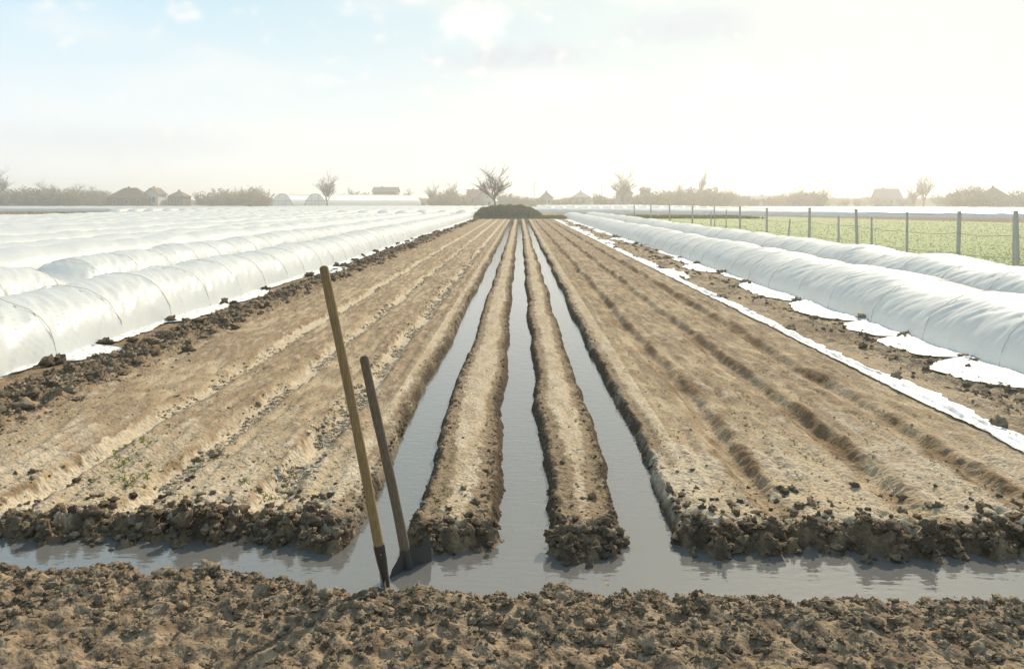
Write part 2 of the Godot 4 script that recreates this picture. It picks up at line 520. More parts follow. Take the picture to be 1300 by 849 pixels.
# the loose edge of a film lying on the soil: it lies wide between the places where soil pins it down
func ribbon(parent: Node3D, called: String, origin: Vector3, x0: float, dir: float, pins: Array, wide: float, sd: float, m: Material) -> void:
	var pts := PackedVector3Array()
	var cols := 15
	var rows := 0
	for k in pins.size() - 1:
		var a: float = pins[k]
		var b: float = pins[k + 1]
		var big := wide * (0.8 + 0.9 * nz.get_noise_2d(k * 7.3, sd))
		var lean := 0.35 * nz.get_noise_2d(k * 3.7, sd + 40.0)
		var n := clampi(int((b - a) / maxf(0.03, a * 0.006)), 4, 60)
		for r in n:
			var t := r / float(n)
			var d := lerpf(a, b, t)
			var open := pow(sin(PI * pow(t, 1.0 + lean)), 0.42)
			var w := lerpf(wide * 0.3 + 0.12 * absf(nz.get_noise_2d(a * 5.0, sd)), big, open) + nz.get_noise_2d(d * 2.2, sd + 20.0) * 0.05 + nz.get_noise_2d(d * 9.0, sd + 20.0) * 0.025
			for q in cols:
				var f := q / (cols - 1.0)
				var x := x0 + dir * maxf(w, 0.03) * f
				# folds run lengthwise and gather towards the pins
				var fold := absf(nz.get_noise_2d(f * 4.5 + k * 9.0, t * 0.8 + sd)) * lerpf(0.05, 0.028, open) + absf(nz.get_noise_2d(f * 11.0 + t * 1.5, k * 3.0 + sd)) * 0.012
				fold *= 1.0 * (0.3 + 0.7 * sin(f * PI))
				pts.append(Vector3(x, maxf(hgt(x, d), 0.0) + 0.014 + fold, -d) - origin)
			rows += 1
	var mb := MB.new()
	mb.sheet(pts, rows, cols, Vector3.UP)
	obj(called, mb.mesh(), m, parent)

func pins_from(first: Array, upto: float, step: float) -> Array:
	var p := first.duplicate()
	while p[-1] < upto: p.append(p[-1] + step * rng.randf_range(0.7, 1.4))
	return p

func nth(k: int) -> String:
	return ["first", "second", "third", "fourth", "fifth", "sixth", "seventh", "eighth", "ninth", "tenth", "eleventh", "twelfth", "thirteenth", "fourteenth", "fifteenth", "sixteenth", "seventeenth", "eighteenth", "nineteenth", "twentieth", "twenty-first", "twenty-second", "twenty-third", "twenty-fourth", "twenty-fifth", "twenty-sixth", "twenty-seventh"][k]

func build_tunnels() -> void:
	rng.seed = 41
	var pins_l := pins_from([5.6, 6.7, 7.9, 8.8, 10.5, 12.4, 14.4], 82.0, 2.3)
	var pins_r := pins_from([4.6, 6.6, 8.1, 9.4, 10.6, 12.7], 84.0, 2.5)
	var pins_s := pins_from([4.0, 5.56, 7.3, 10.05, 13.2, 16.5], 72.0, 3.4)
	# the field on the clod bank's side
	for k in 16:
		var x := -5.45 - k * 2.45
		var near := maxf(2.6, -x * F / VX - 3.0)
		var o := {"x": x, "y": 0.0, "w": 0.74, "h": 0.64 + 0.03 * (k % 3), "d0": near, "d1": 84.0 - (k % 4) * 1.3 if k < 7 else 118.0 + k * 0.6, "side": -1.0, "seed": 100.0 + k * 13.0, "step": 1.35, "hoop0": 0.4 * k, "fine": 0.034 if k < 2 else 0.16, "grade": 0.004 if k < 2 else 0.0075, "cols": 36 if k < 2 else 20, "hoops": k < 2}
		if k == 1: o.dip = 13.2
		var t := tunnel(o, "white film row tunnel, %s counted outward from the dark clod bank" % nth(k), "row tunnels beyond the clod bank")
		if k == 0: ribbon(t, "flap", t.position, -4.80, 1.0, pins_l, 0.52, 5.0, M.flap)
	# two rows on the other side of the beds
	for k in 2:
		var o := {"x": 5.48 + k * 2.3, "y": 0.0, "w": 0.86, "h": 0.62 + 0.03 * k, "d0": 4.4 + k * 5.0, "d1": 86.0, "side": 1.0, "seed": 400.0 + k * 17.0, "step": 1.4, "hoop0": 0.7, "fine": 0.034, "grade": 0.004, "cols": 36, "hoops": true}
		var t := tunnel(o, ["white film row tunnel with a wide ground flap beside the loose film strip", "white film row tunnel between the fence and the flapped tunnel"][k], "row tunnels beside the fence")
		if k == 0: ribbon(t, "flap", t.position, 4.76, -1.0, pins_r, 0.56, 8.0, M.flap)
	var s := thing("film_strip", Vector3(3.3, 0, -5.0), "long narrow strip of loose white film half buried along the bed edge", "film strip")
	ribbon(s, "film", s.position, 3.20, 1.0, pins_s, 0.44, 61.0, M.flap)
	# clods that hold the film edges down
	for d in pins_l:
		if d > 45.0: break
		for j in 2: clod(-4.55 + rng.randf_range(-0.1, 0.2), d + rng.randfn(0.0, 0.12), rng.randf_range(0.05, 0.09), 0.7, "dark clod weighing down the tunnel's film edge", "clods holding film down", 0.55)
	for d in pins_s:
		if d > 40.0: break
		for j in 2: clod(3.30 + rng.randf_range(0.0, 0.15), d + rng.randfn(0.0, 0.12), rng.randf_range(0.045, 0.075), 0.3, "brown clod weighing down the narrow loose film strip", "clods holding film down", 0.5)
	for d in pins_r:
		if d > 40.0: break
		for j in 2: clod(4.52 + rng.randf_range(-0.15, 0.15), d + rng.randfn(0.0, 0.12), rng.randf_range(0.05, 0.085), 0.3, "brown clod resting on the wide tunnel flap", "clods holding film down", 0.5)
	# far field straight on behind the beds
	for k in 27:
		var x := -62.0 + k * 2.4
		var o := {"x": x, "y": 0.0, "w": 0.95, "h": 0.75, "d0": 93.0 + 0.4 * (k % 5) + (28.0 if x < -42.0 else 0.0), "d1": 236.0, "side": 1.0, "seed": 700.0 + k * 3.0, "step": 1.5, "hoop0": 0.0, "fine": 1.4, "cols": 10}
		tunnel(o, "distant white film tunnel towards the arched greenhouses, %s counted from the dark heap" % nth(26 - k), "distant row tunnels before the greenhouses")
	for k in 14:
		var o := {"x": 6.0 + k * 2.3, "y": 0.0, "w": 0.95, "h": 0.95, "d0": 150.0 + 0.7 * (k % 3), "d1": 250.0, "side": 1.0, "seed": 900.0 + k * 3.0, "step": 1.5, "hoop0": 0.0, "fine": 1.4, "cols": 10}
		tunnel(o, "distant white tunnel with round end, %s counted from the dark heap" % nth(k), "distant round-ended tunnels")
	# far field beyond the green crop, rows running across the view
	for k in 12:
		var o := {"x": 0.0, "y": 0.0, "w": 1.3, "h": 0.7, "d0": 4.0, "d1": 190.0 - 6.0 * k, "side": 1.0, "seed": 1200.0 + k * 5.0, "step": 1.5, "hoop0": 0.0, "fine": 1.2, "cols": 9}
		var t := tunnel(o, "low white tunnel crossing behind the green crop, %s counted from the crop" % nth(k), "row tunnels behind the green crop")
		var start := Vector3(92.0, 0, -34.0).lerp(Vector3(140.0, 0, -110.0), k / 11.0)
		var dir := Vector3(-74.0, 0, -84.0).normalized()
		t.transform = Transform3D(Basis(Vector3.UP, atan2(-dir.x, -dir.z)), start)
	for k in 9:
		var o := {"x": 0.0, "y": 0.0, "w": 1.3, "h": 0.7, "d0": 4.0, "d1": 120.0, "side": 1.0, "seed": 1500.0 + k * 5.0, "step": 1.5, "hoop0": 0.0, "fine": 2.0, "cols": 9}
		var t := tunnel(o, "far white film tunnel, %s counted outward from the ploughed strip" % nth(k), "row tunnels beyond the ploughed strip")
		t.transform = Transform3D(Basis(Vector3.UP, PI / 2 + 0.12), Vector3(-75.0, 0, -(150.0 + k * 9.0)))

# ---------------------------------------------------------------- tools
func build_tools() -> void:
	# spade: a wooden handle in a dark socket, its blade pushed into the near bank edge-on
	var foot := Vector3(px(491, 3.44), -0.06, -3.44)
	var top := Vector3(px(412, 3.36), tall(342, 3.36), -3.36)
	var ax := (top - foot).normalized()
	var t := thing("spade", foot, "tall spade with pale wooden handle standing in the near ditch bank", "spade")
	var L := (top - foot).length()
	var p := []
	var r := []
	for k in 25:
		var f := k / 24.0
		p.append(ax * lerpf(0.16, L, f) + Vector3(sin(f * 4.0) * 0.004, 0, 0.003 * sin(f * 6.0)))
		r.append(0.0215 - 0.002 * f + 0.0006 * sin(f * 23.0))
	for e in [[0.006, 0.0183], [0.012, 0.015], [0.015, 0.008]]:
		p.append(ax * (L + e[0]) + Vector3(-0.003, 0, 0)); r.append(e[1])
	var mb := MB.new()
	mb.tube(p, r, 14)
	obj("handle", mb.mesh(), M.wood, t)
	mb = MB.new()
	mb.tube([ax * -0.02, ax * 0.05, ax * 0.12, ax * 0.175, ax * 0.19], [0.012, 0.017, 0.0225, 0.0245, 0.0235], 14)
	obj("socket", mb.mesh(), M.iron, t)
	# blade plane: contains the handle axis and the line of sight, so that only its edge shows
	var side := Vector3(0.30, 0, 0.95).normalized()
	side = (side - ax * side.dot(ax)).normalized()
	var nrm := side.cross(ax).normalized()
	mb = MB.new()
	var pts := PackedVector3Array()
	for a in 9:
		var f := a / 8.0
		var along := 0.05 - 0.30 * f
		var half := 0.085 * sqrt(clampf(1.0 - pow(maxf(f - 0.55, 0.0) / 0.46, 2.0), 0.01, 1.0)) * ss(-0.15, 0.06, f)
		for b in 7:
			var g := b / 3.0 - 1.0
			pts.append(ax * along + side * half * g + nrm * (0.012 * g * g + 0.02 * f))
	mb.sheet(pts, 9, 7)
	var back := PackedVector3Array()
	for q in pts: back.append(q + nrm * 0.003)
	mb.sheet(back, 9, 7)
	obj("blade", mb.mesh(), M.steel, t)
	mb = MB.new()
	mb.tube([ax * 0.155 - side * 0.026, ax * 0.155 + side * 0.026], [0.004, 0.004], 8)
	obj("rivet", mb.mesh(), M.steel, t)

	# hoe: grey weathered handle, dark blade standing in the ditch water
	foot = Vector3(px(517, 3.67), -0.055, -3.67)
	top = Vector3(px(463, 3.60), tall(456, 3.60), -3.60)
	ax = (top - foot).normalized()
	t = thing("hoe", foot, "shorter hoe with grey weathered handle, its dark blade in the ditch water", "hoe")
	L = (top - foot).length()
	p = []; r = []
	for k in 21:
		var f := k / 20.0
		p.append(ax * lerpf(0.01, L, f) + Vector3(sin(f * 5.0) * 0.003, 0, 0))
		r.append(0.0235 - 0.003 * f + 0.0007 * sin(f * 19.0))
	for e in [[0.006, 0.019], [0.012, 0.0155], [0.015, 0.008]]:
		p.append(ax * (L + e[0]) + Vector3(-0.003, 0, 0)); r.append(e[1])
	mb = MB.new()
	mb.tube(p, r, 14)
	obj("handle", mb.mesh(), M.old_wood, t)
	mb = MB.new()
	mb.tube([ax * -0.03, ax * 0.0, ax * 0.045, ax * 0.06], [0.026, 0.029, 0.0285, 0.026], 14)
	obj("collar", mb.mesh(), M.iron, t)
	# blade: its cutting edge runs through the water from A to B, a rounded horn stands up at the far end
	var A := Vector3(px(495, 3.57), WATER - 0.03, -3.57) - foot
	var B := Vector3(px(548, 3.74), WATER - 0.03, -3.74) - foot
	var run := (B - A)
	var lean := Vector3(-0.05, 0, -0.12)
	var outline := [[0.0, 0.0], [0.06, 0.032], [0.16, 0.055], [0.27, 0.085], [0.36, 0.10], [0.46, 0.105], [0.55, 0.10], [0.64, 0.085], [0.72, 0.085], [0.80, 0.105], [0.88, 0.125], [0.94, 0.122], [0.985, 0.09], [1.0, 0.03]]
	mb = MB.new()
	for face in 2:
		pts = PackedVector3Array()
		for q in outline:
			for b in 5:
				var f := b / 4.0
				var y: float = -0.03 + (q[1] + 0.03) * f
				pts.append(A + run * q[0] + Vector3.UP * (y + 0.03) + lean * y + Vector3(run.z, 0, -run.x).normalized() * (0.022 * sin(q[0] * PI) * (1.0 - f) + 0.004 * face))
		mb.sheet(pts, outline.size(), 5)
	obj("blade", mb.mesh(), M.iron, t)

# ---------------------------------------------------------------- fence and crop
func build_fence() -> void:
	rng.seed = 51
	var fx := 9.1
	var t := thing("wire_fence", Vector3(fx, 0, -14.0), "wire fence of grey wooden posts along the green crop", "fence")
	var d := 12.3
	var tops := []
	var k := 0
	for d2 in [10.2, 12.3, 14.5, 16.55, 18.7, 21.4, 25.0, 29.3, 32.8, 37.0, 42.0, 48.0, 55.0, 63.0]:
		d = d2
		var thick := 0.043 if k % 5 != 4 else 0.03
		var h := 1.42 + rng.randf_range(-0.05, 0.04)
		var lean := Vector3(rng.randfn(0.0, 0.025), 0, rng.randfn(0.0, 0.025))
		var mb := MB.new()
		var a := Vector3(0, -0.3, -d + 14.0)
		var b := Vector3(lean.x * h, h, -d + 14.0 + lean.z * h)
		mb.tube([a, a.lerp(b, 0.5), b - Vector3(0, 0.02, 0), b], [thick, thick * 0.97, thick * 0.92, thick * 0.8], 9)
		obj("post", mb.mesh(), M.post, t)
		tops.append(b)
		k += 1
	for lv in [-0.03, -0.45, -0.85]:
		var mb := MB.new()
		var p := []
		var r := []
		for q in tops.size() - 1:
			for f in 4:
				var s: Vector3 = tops[q].lerp(tops[q + 1], f / 4.0)
				p.append(s + Vector3(-0.07, lv - 0.03 * sin(f / 4.0 * PI), 0))
				r.append(0.006)
		mb.tube(p, r, 4)
		obj("wire", mb.mesh(), M.wire, t)
	# thinner stakes in a second line
	for s in [[1107.0, 24.0, 1.15, 0.0], [1065.0, 23.0, 1.2, 0.0], [1000.0, 29.0, 1.0, 0.1], [903.0, 44.0, 1.1, 0.0], [1288.0, 16.5, 1.3, 0.0], [922.0, 46.0, 1.2, 0.02], [880.0, 52.0, 1.1, -0.03]]:
		var st := obj("stake", stake_mesh(s[2], s[3]), M.post)
		st.position = Vector3(px(s[0], s[1]), 0, -s[1])
		tag(st, "thin wooden stake standing in the green crop behind the fence", "stake", "stakes in the crop")

func stake_mesh(h: float, lean: float) -> ArrayMesh:
	var mb := MB.new()
	mb.tube([Vector3(0, -0.2, 0), Vector3(lean * 0.5, h * 0.5, 0), Vector3(lean, h, 0)], [0.035, 0.032, 0.026], 7)
	return mb.mesh()

func sheet_on_ground(called: String, outline: PackedVector2Array, y: float, m: Material) -> void:
	var mb := MB.new()
	var idx := Geometry2D.triangulate_polygon(outline)
	for q in outline: mb.vert(Vector3(q.x, y, -q.y), Vector3.UP)
	mb.i.append_array(idx)
	mb.agree(0)
	tag(obj(called, mb.mesh(), m), "", "", "", "structure")

func tuft() -> ArrayMesh:
	var mb := MB.new()
	for k in 9:
		var a := k * 2.4
		var o := Vector3(cos(a), 0, sin(a)) * (0.35 + 0.1 * (k % 4))
		var s := Vector3(-o.z, 0, o.x).normalized() * 0.07
		var root := o * 0.3
		mb.tri(root + s, root + o * 0.5 + Vector3.UP * (0.8 + 0.1 * (k % 3)), root - s)
	return mb.mesh()

func build_crop() -> void:
	rng.seed = 61
	sheet_on_ground("crop_field", PackedVector2Array([Vector2(9.0, 6.0), Vector2(70, 6.0), Vector2(74.0, 30.0), Vector2(39.0, 62.0), Vector2(24.0, 100.0), Vector2(9.0, 100.0)]), 0.022, M.crop_soil)
	sheet_on_ground("grass_strip", PackedVector2Array([Vector2(-4.5, 77.0), Vector2(24.0, 77.0), Vector2(24.0, 92.0), Vector2(-4.0, 90.0)]), 0.018, M.verge)
	sheet_on_ground("ploughed_strip", PackedVector2Array([Vector2(-43.5, 60.0), Vector2(-120.0, 60.0), Vector2(-150.0, 140.0), Vector2(-50.0, 118.0)]), 0.03, M.plough)
	var m := tuft()
	var xf := []
	var co := []
	for k in 20000:
		var d := far_d(12.0, 100.0)
		var x := rng.randf_range(9.2, d * 0.66 + 2.0)
		if x > lerpf(74.0, 39.0, clampf((d - 30.0) / 32.0, 0, 1)) or (d > 62.0 and x > lerpf(39.0, 24.0, (d - 62.0) / 38.0)): continue
		x = roundf(x / 0.22) * 0.22 + rng.randfn(0.0, 0.03)
		var s := rng.randf_range(0.035, 0.07) * clampf(d / 30.0, 1.0, 1.7)
		xf.append(Transform3D(Basis.from_euler(Vector3(0, rng.randf() * TAU, 0)).scaled(Vector3(s * 1.3, s * 0.4, s * 1.3)), Vector3(x, 0.02, -d)))
		co.append(Color(0.26, 0.29, 0.12).lerp(Color(0.30, 0.30, 0.15), rng.randf()) * rng.randf_range(0.93, 1.07))
	many("crop_rows", m, M.blade, xf, co, "green young cereal crop growing behind the wire fence", "crop")
	xf = []; co = []
	for k in 5200:
		var d := rng.randf_range(77.0, 91.0)
		var x := rng.randf_range(-4.5, 24.0)
		var s := rng.randf_range(0.12, 0.3)
		xf.append(Transform3D(Basis.from_euler(Vector3(0, rng.randf() * TAU, 0)).scaled(Vector3(s, s, s)), Vector3(x, 0.01, -d)))
		co.append(Color(0.10, 0.13, 0.035).lerp(Color(0.26, 0.22, 0.10), rng.randf() * 0.7) * rng.randf_range(0.7, 1.2))
	many("verge_grass", m, M.leaf, xf, co, "rough grass growing at the far end of the beds", "grass")
	xf = []; co = []
	for k in 5200:
		var d := rng.randf_range(60.0, 125.0)
		var x := -43.0 - absf(rng.randfn(0.0, 1.0)) * (6.0 if k % 3 else 30.0)
		var s := rng.randf_range(0.12, 0.3)
		xf.append(Transform3D(Basis.from_euler(Vector3(0, rng.randf() * TAU, 0)).scaled(Vector3(s, s, s)), Vector3(x, 0.02, -d)))
		co.append(Color(0.13, 0.14, 0.04).lerp(Color(0.25, 0.19, 0.09), rng.randf()) * rng.randf_range(0.7, 1.2))
	many("verge_grass", m, M.leaf, xf, co, "brownish grass edging the ploughed strip past the tunnels", "grass")
	# the dark heap at the end of the beds
	var mb := MB.new()
	var pts := PackedVector3Array()
	for r in 40:
		for q in 90:
			var u := q / 89.0 * 2.0 - 1.0
			var v := r / 39.0 * 2.0 - 1.0
			var x := u * 3.5
			var z := v * 1.9
			var e := clampf(1.0 - pow(absf(u), 3.2) - pow(absf(v), 2.0) + 0.12 * nf.get_noise_2d(x * 1.5, z * 1.5), 0.0, 1.0)
			var h := 1.28 * sqrt(e) * (1.0 + 0.10 * nz.get_noise_2d(x * 0.9, 77.0) - 0.10 * ss(0.1, 0.9, u)) + nf.get_noise_2d(x * 5.0, z * 5.0) * 0.09 * e
			pts.append(Vector3(x, h - 0.03, z))
	mb.sheet(pts, 40, 90, Vector3.UP)
	var heap := thing("manure_heap", Vector3(px(645, 80.0), 0, -80.5), "dark grey-green heap closing the far end of the furrowed beds", "heap")
	obj("mound", mb.mesh(), M.heap, heap)
	xf = []; co = []
	for k in 3500:
		var q := pts[rng.randi() % pts.size()]
		if q.y < 0.05: continue
		var s := rng.randf_range(0.08, 0.2)
		xf.append(Transform3D(Basis.from_euler(Vector3(rng.randfn(0, 0.5), rng.randf() * TAU, rng.randfn(0, 0.5))).scaled(Vector3(s, s, s)), q))
		co.append(Color(0.13, 0.13, 0.07).lerp(Color(0.24, 0.21, 0.12), rng.randf()))
	var mm := MultiMesh.new()
	mm.transform_format = MultiMesh.TRANSFORM_3D
	mm.use_colors = true
	mm.mesh = m
	mm.instance_count = xf.size()
	for k in xf.size():
		mm.set_instance_transform(k, xf[k]); mm.set_instance_color(k, co[k])
	var st := MultiMeshInstance3D.new()
	st.name = "straw"
	st.multimesh = mm
	st.material_override = M.leaf
	heap.add_child(st)
	st.set_meta("kind", "stuff")

# ---------------------------------------------------------------- trees and bushes
func grow(mb: MB, fine: MB, at: Vector3, dir: Vector3, length: float, rad: float, level: int, spread: float, lift: float, deep := 4) -> void:
	var p := [at]
	var r := [rad]
	var q := at
	var dd := dir
	var seg := 4 if level < 2 else 3
	for k in seg:
		dd = (dd + Vector3(rng.randfn(0, 0.13), rng.randfn(lift * 0.12, 0.08), rng.randfn(0, 0.13))).normalized()
		q += dd * length / seg
		p.append(q)
		r.append(lerpf(rad, rad * 0.55, (k + 1.0) / seg))
	(mb if level == 0 else fine).tube(p, r, 7 if level == 0 else (5 if level == 1 else 3), level < 2)
	if level >= deep: return
	var kids: int = [7, 5, 5, 4][level]
	for k in kids:
		var f := rng.randf_range(0.5 if level == 0 else 0.2, 1.0)
		if k == 0: f = 1.0
		var i := clampi(int(f * seg), 0, seg - 1)
		var base: Vector3 = p[i].lerp(p[i + 1], f * seg - i) if f < 1.0 else p[seg]
		var a := rng.randf() * TAU
		var o := Vector3(cos(a), 0, sin(a))
		var nd := (dd * (1.0 if k == 0 else 0.62) + o * spread * rng.randf_range(0.5, 1.1) + Vector3.UP * lift).normalized()
		grow(mb, fine, base, nd, length * (rng.randf_range(0.6, 0.8) if k > 0 or level > 0 else 0.95), maxf(rad * 0.55, 0.012), level + 1, spread, lift, deep)

func tree_proto(sd: int, spread: float, lift: float, trunk: float, deep := 4) -> Array:
	rng.seed = sd
	var a := MB.new()
	var b := MB.new()
	grow(a, b, Vector3(0, -0.2, 0), Vector3.UP, trunk, 0.2, 0, spread, lift, deep)
	var top := 0.0
	for q in b.v: top = maxf(top, q.y)
	return [a.mesh(), b.mesh(), top]

func bush_proto(sd: int) -> ArrayMesh:
	rng.seed = sd
	var mb := MB.new()
	for k in 36:
		var a := rng.randf() * TAU
		var lean := rng.randf_range(0.1, 0.75)
		var r0 := rng.randf() * 0.45
		var base := Vector3(cos(a) * r0, 0, sin(a) * r0)
		var tip := base + Vector3(cos(a) * lean, rng.randf_range(0.55, 1.0), sin(a) * lean) * rng.randf_range(0.75, 1.0)
		mb.tint = Color.WHITE * rng.randf_range(0.7, 1.15)
		mb.tube([base, base.lerp(tip, 0.55) + Vector3(0, 0.06, 0), tip], [0.016, 0.011, 0.005], 3, false)
		for j in 16:
			var s := base.lerp(tip, rng.randf_range(0.2, 1.0))
			var e := s + Vector3(rng.randfn(0, 0.13), rng.randf_range(0.03, 0.2), rng.randfn(0, 0.13))
			var w := Vector3(rng.randfn(0, 1), rng.randfn(0, 1), rng.randfn(0, 1)).normalized() * 0.018
			mb.tri(s - w, e, s + w)
			mb.tri(s - w * 0.5 + Vector3(0, 0.05, 0), e + w * 2.5, e - w * 2.0)
	return mb.mesh()

func place_tree(proto: Array, x: float, top_y: float, d: float, label: String, wide := 1.0) -> void:
	var k := tall(top_y, d) / float(proto[2])
	var t := thing("bare_tree", Vector3(px(x, d), 0, -d), label, "tree", "bare trees along the skyline")
	obj("trunk", proto[0], M.bark, t)
	obj("crown", proto[1], M.bark, t)
	t.basis = Basis(Vector3.UP, x).scaled(Vector3(k * wide, k, k * wide))

func build_trees() -> void:
	var round_a := tree_proto(71, 0.95, 0.2, 2.6)
	var round_b := tree_proto(75, 1.0, 0.22, 2.4)
	var slim := tree_proto(73, 0.5, 0.45, 3.2, 3)
	place_tree(round_a, 416, 213, 232, "leafless tree with slanted trunk before the arched greenhouses", 0.78)
	place_tree(round_b, 629, 203, 122, "large leafless tree rising behind the dark heap", 0.92)
	place_tree(round_a, 548, 228, 290, "small leafless tree beside its twin near the dark hut", 0.8)
	place_tree(round_b, 570, 226, 290, "dense leafless tree directly behind the dark hut", 0.75)
	place_tree(round_b, 792, 211, 270, "broad leafless tree behind the white gabled house", 0.85)
	place_tree(slim, 886, 214, 300, "tall slim leafless poplar above the hedge", 0.7)
	place_tree(slim, 862, 226, 310, "thin leafless tree next to the tall poplar", 0.7)
	place_tree(round_a, 1172, 213, 260, "tall leafless tree in the glare past the crop", 0.7)
	place_tree(round_a, 1160, 232, 262, "small spreading leafless tree under the tall glare-lit one", 0.9)
	place_tree(round_b, 2, 208, 300, "leafless tree rising over brown bushes past the ploughed strip", 0.8)
	place_tree(round_a, 62, 224, 300, "leafless tree standing in brown scrub near the tiled-roof houses", 0.9)
	place_tree(round_b, 104, 230, 310, "rounded leafless tree behind the small pale-roofed house", 1.0)
	place_tree(round_b, 122, 233, 315, "lower leafless tree beside the small pale-roofed house", 0.9)
	place_tree(round_b, 319, 232, 310, "dense dark leafless tree between brown-roofed house and greenhouses", 1.0)
	place_tree(slim, 450, 236, 320, "slight leafless tree seen above the greenhouse roof", 1.0)
	place_tree(round_a, 820, 232, 300, "bushy leafless tree beside the brick shed", 0.8)
	place_tree(round_b, 515, 236, 320, "small round leafless tree beside the red-walled house", 0.9)
	place_tree(round_a, 1238, 228, 250, "wide leafless tree beside the big brown hipped roof", 1.1)
	place_tree(round_b, 1015, 234, 300, "leafless tree past the long white house", 1.0)
	place_tree(round_a, 760, 240, 320, "low leafless tree by the pyramid-roofed house", 1.0)
	# bushes of the hedgerows
	var bush := [bush_proto(81), bush_proto(82), bush_proto(83)]
	rng.seed = 84
	var run := [[-20, 60, 236, 9, 290], [45, 100, 238, 7, 295], [95, 135, 241, 5, 320], [255, 345, 239, 12, 305], [430, 480, 244, 5, 330], [535, 600, 245, 8, 285], [560, 580, 238, 2, 280], [640, 690, 245, 7, 300], [700, 735, 247, 5, 310], [755, 790, 246, 6, 290], [805, 925, 238, 22, 285], [925, 1010, 245, 10, 320], [1005, 1045, 240, 6, 300], [1045, 1160, 250, 12, 330], [1190, 1215, 245, 3, 300], [1212, 1262, 236, 8, 245], [1290, 1340, 240, 5, 250]]
	var names := ["olive brown leafless bush in the far hedgerow", "greyish brown leafless bush in the far hedgerow", "reddish brown leafless bush in the far hedgerow"]
	for a in run:
		for k in a[3]:
			var x := lerpf(a[0], a[1], (k + rng.randf()) / a[3])
			var d: float = a[4] * rng.randf_range(0.95, 1.05)
			var h := maxf(1.0, tall(a[2] + rng.randf_range(-1.0, 10.0), d))
			var q := rng.randi() % 3
			var o := obj("hedge_bush", bush[q], [M.bush_a, M.bush_b, M.bush_c][q])
			o.position = Vector3(px(x, d), 0, -d)
			o.basis = Basis(Vector3.UP, rng.randf() * TAU).scaled(Vector3(h * rng.randf_range(0.65, 1.0), h, h * 0.8))
			tag(o, names[q], "bush", "hedgerow bushes")
	# the woods closing the horizon
	var xf := []
	var co := []
	for k in 900:
		var d := rng.randf_range(430.0, 560.0)
		var x := rng.randf_range(-1.0, 1.0) * d * 0.75
		var h := rng.randf_range(2.0, 4.5) + 2.0 * nz.get_noise_1d(x * 0.05)
		xf.append(Transform3D(Basis(Vector3.UP, rng.randf() * TAU).scaled(Vector3(h * 1.2, h, h)), Vector3(x, 0, -d)))
		co.append(Color(0.17, 0.145, 0.10) * rng.randf_range(0.8, 1.15))
	many("far_wood", bush[0], M.leaf, xf, co, "hazy belt of bare woodland along the horizon", "woodland")

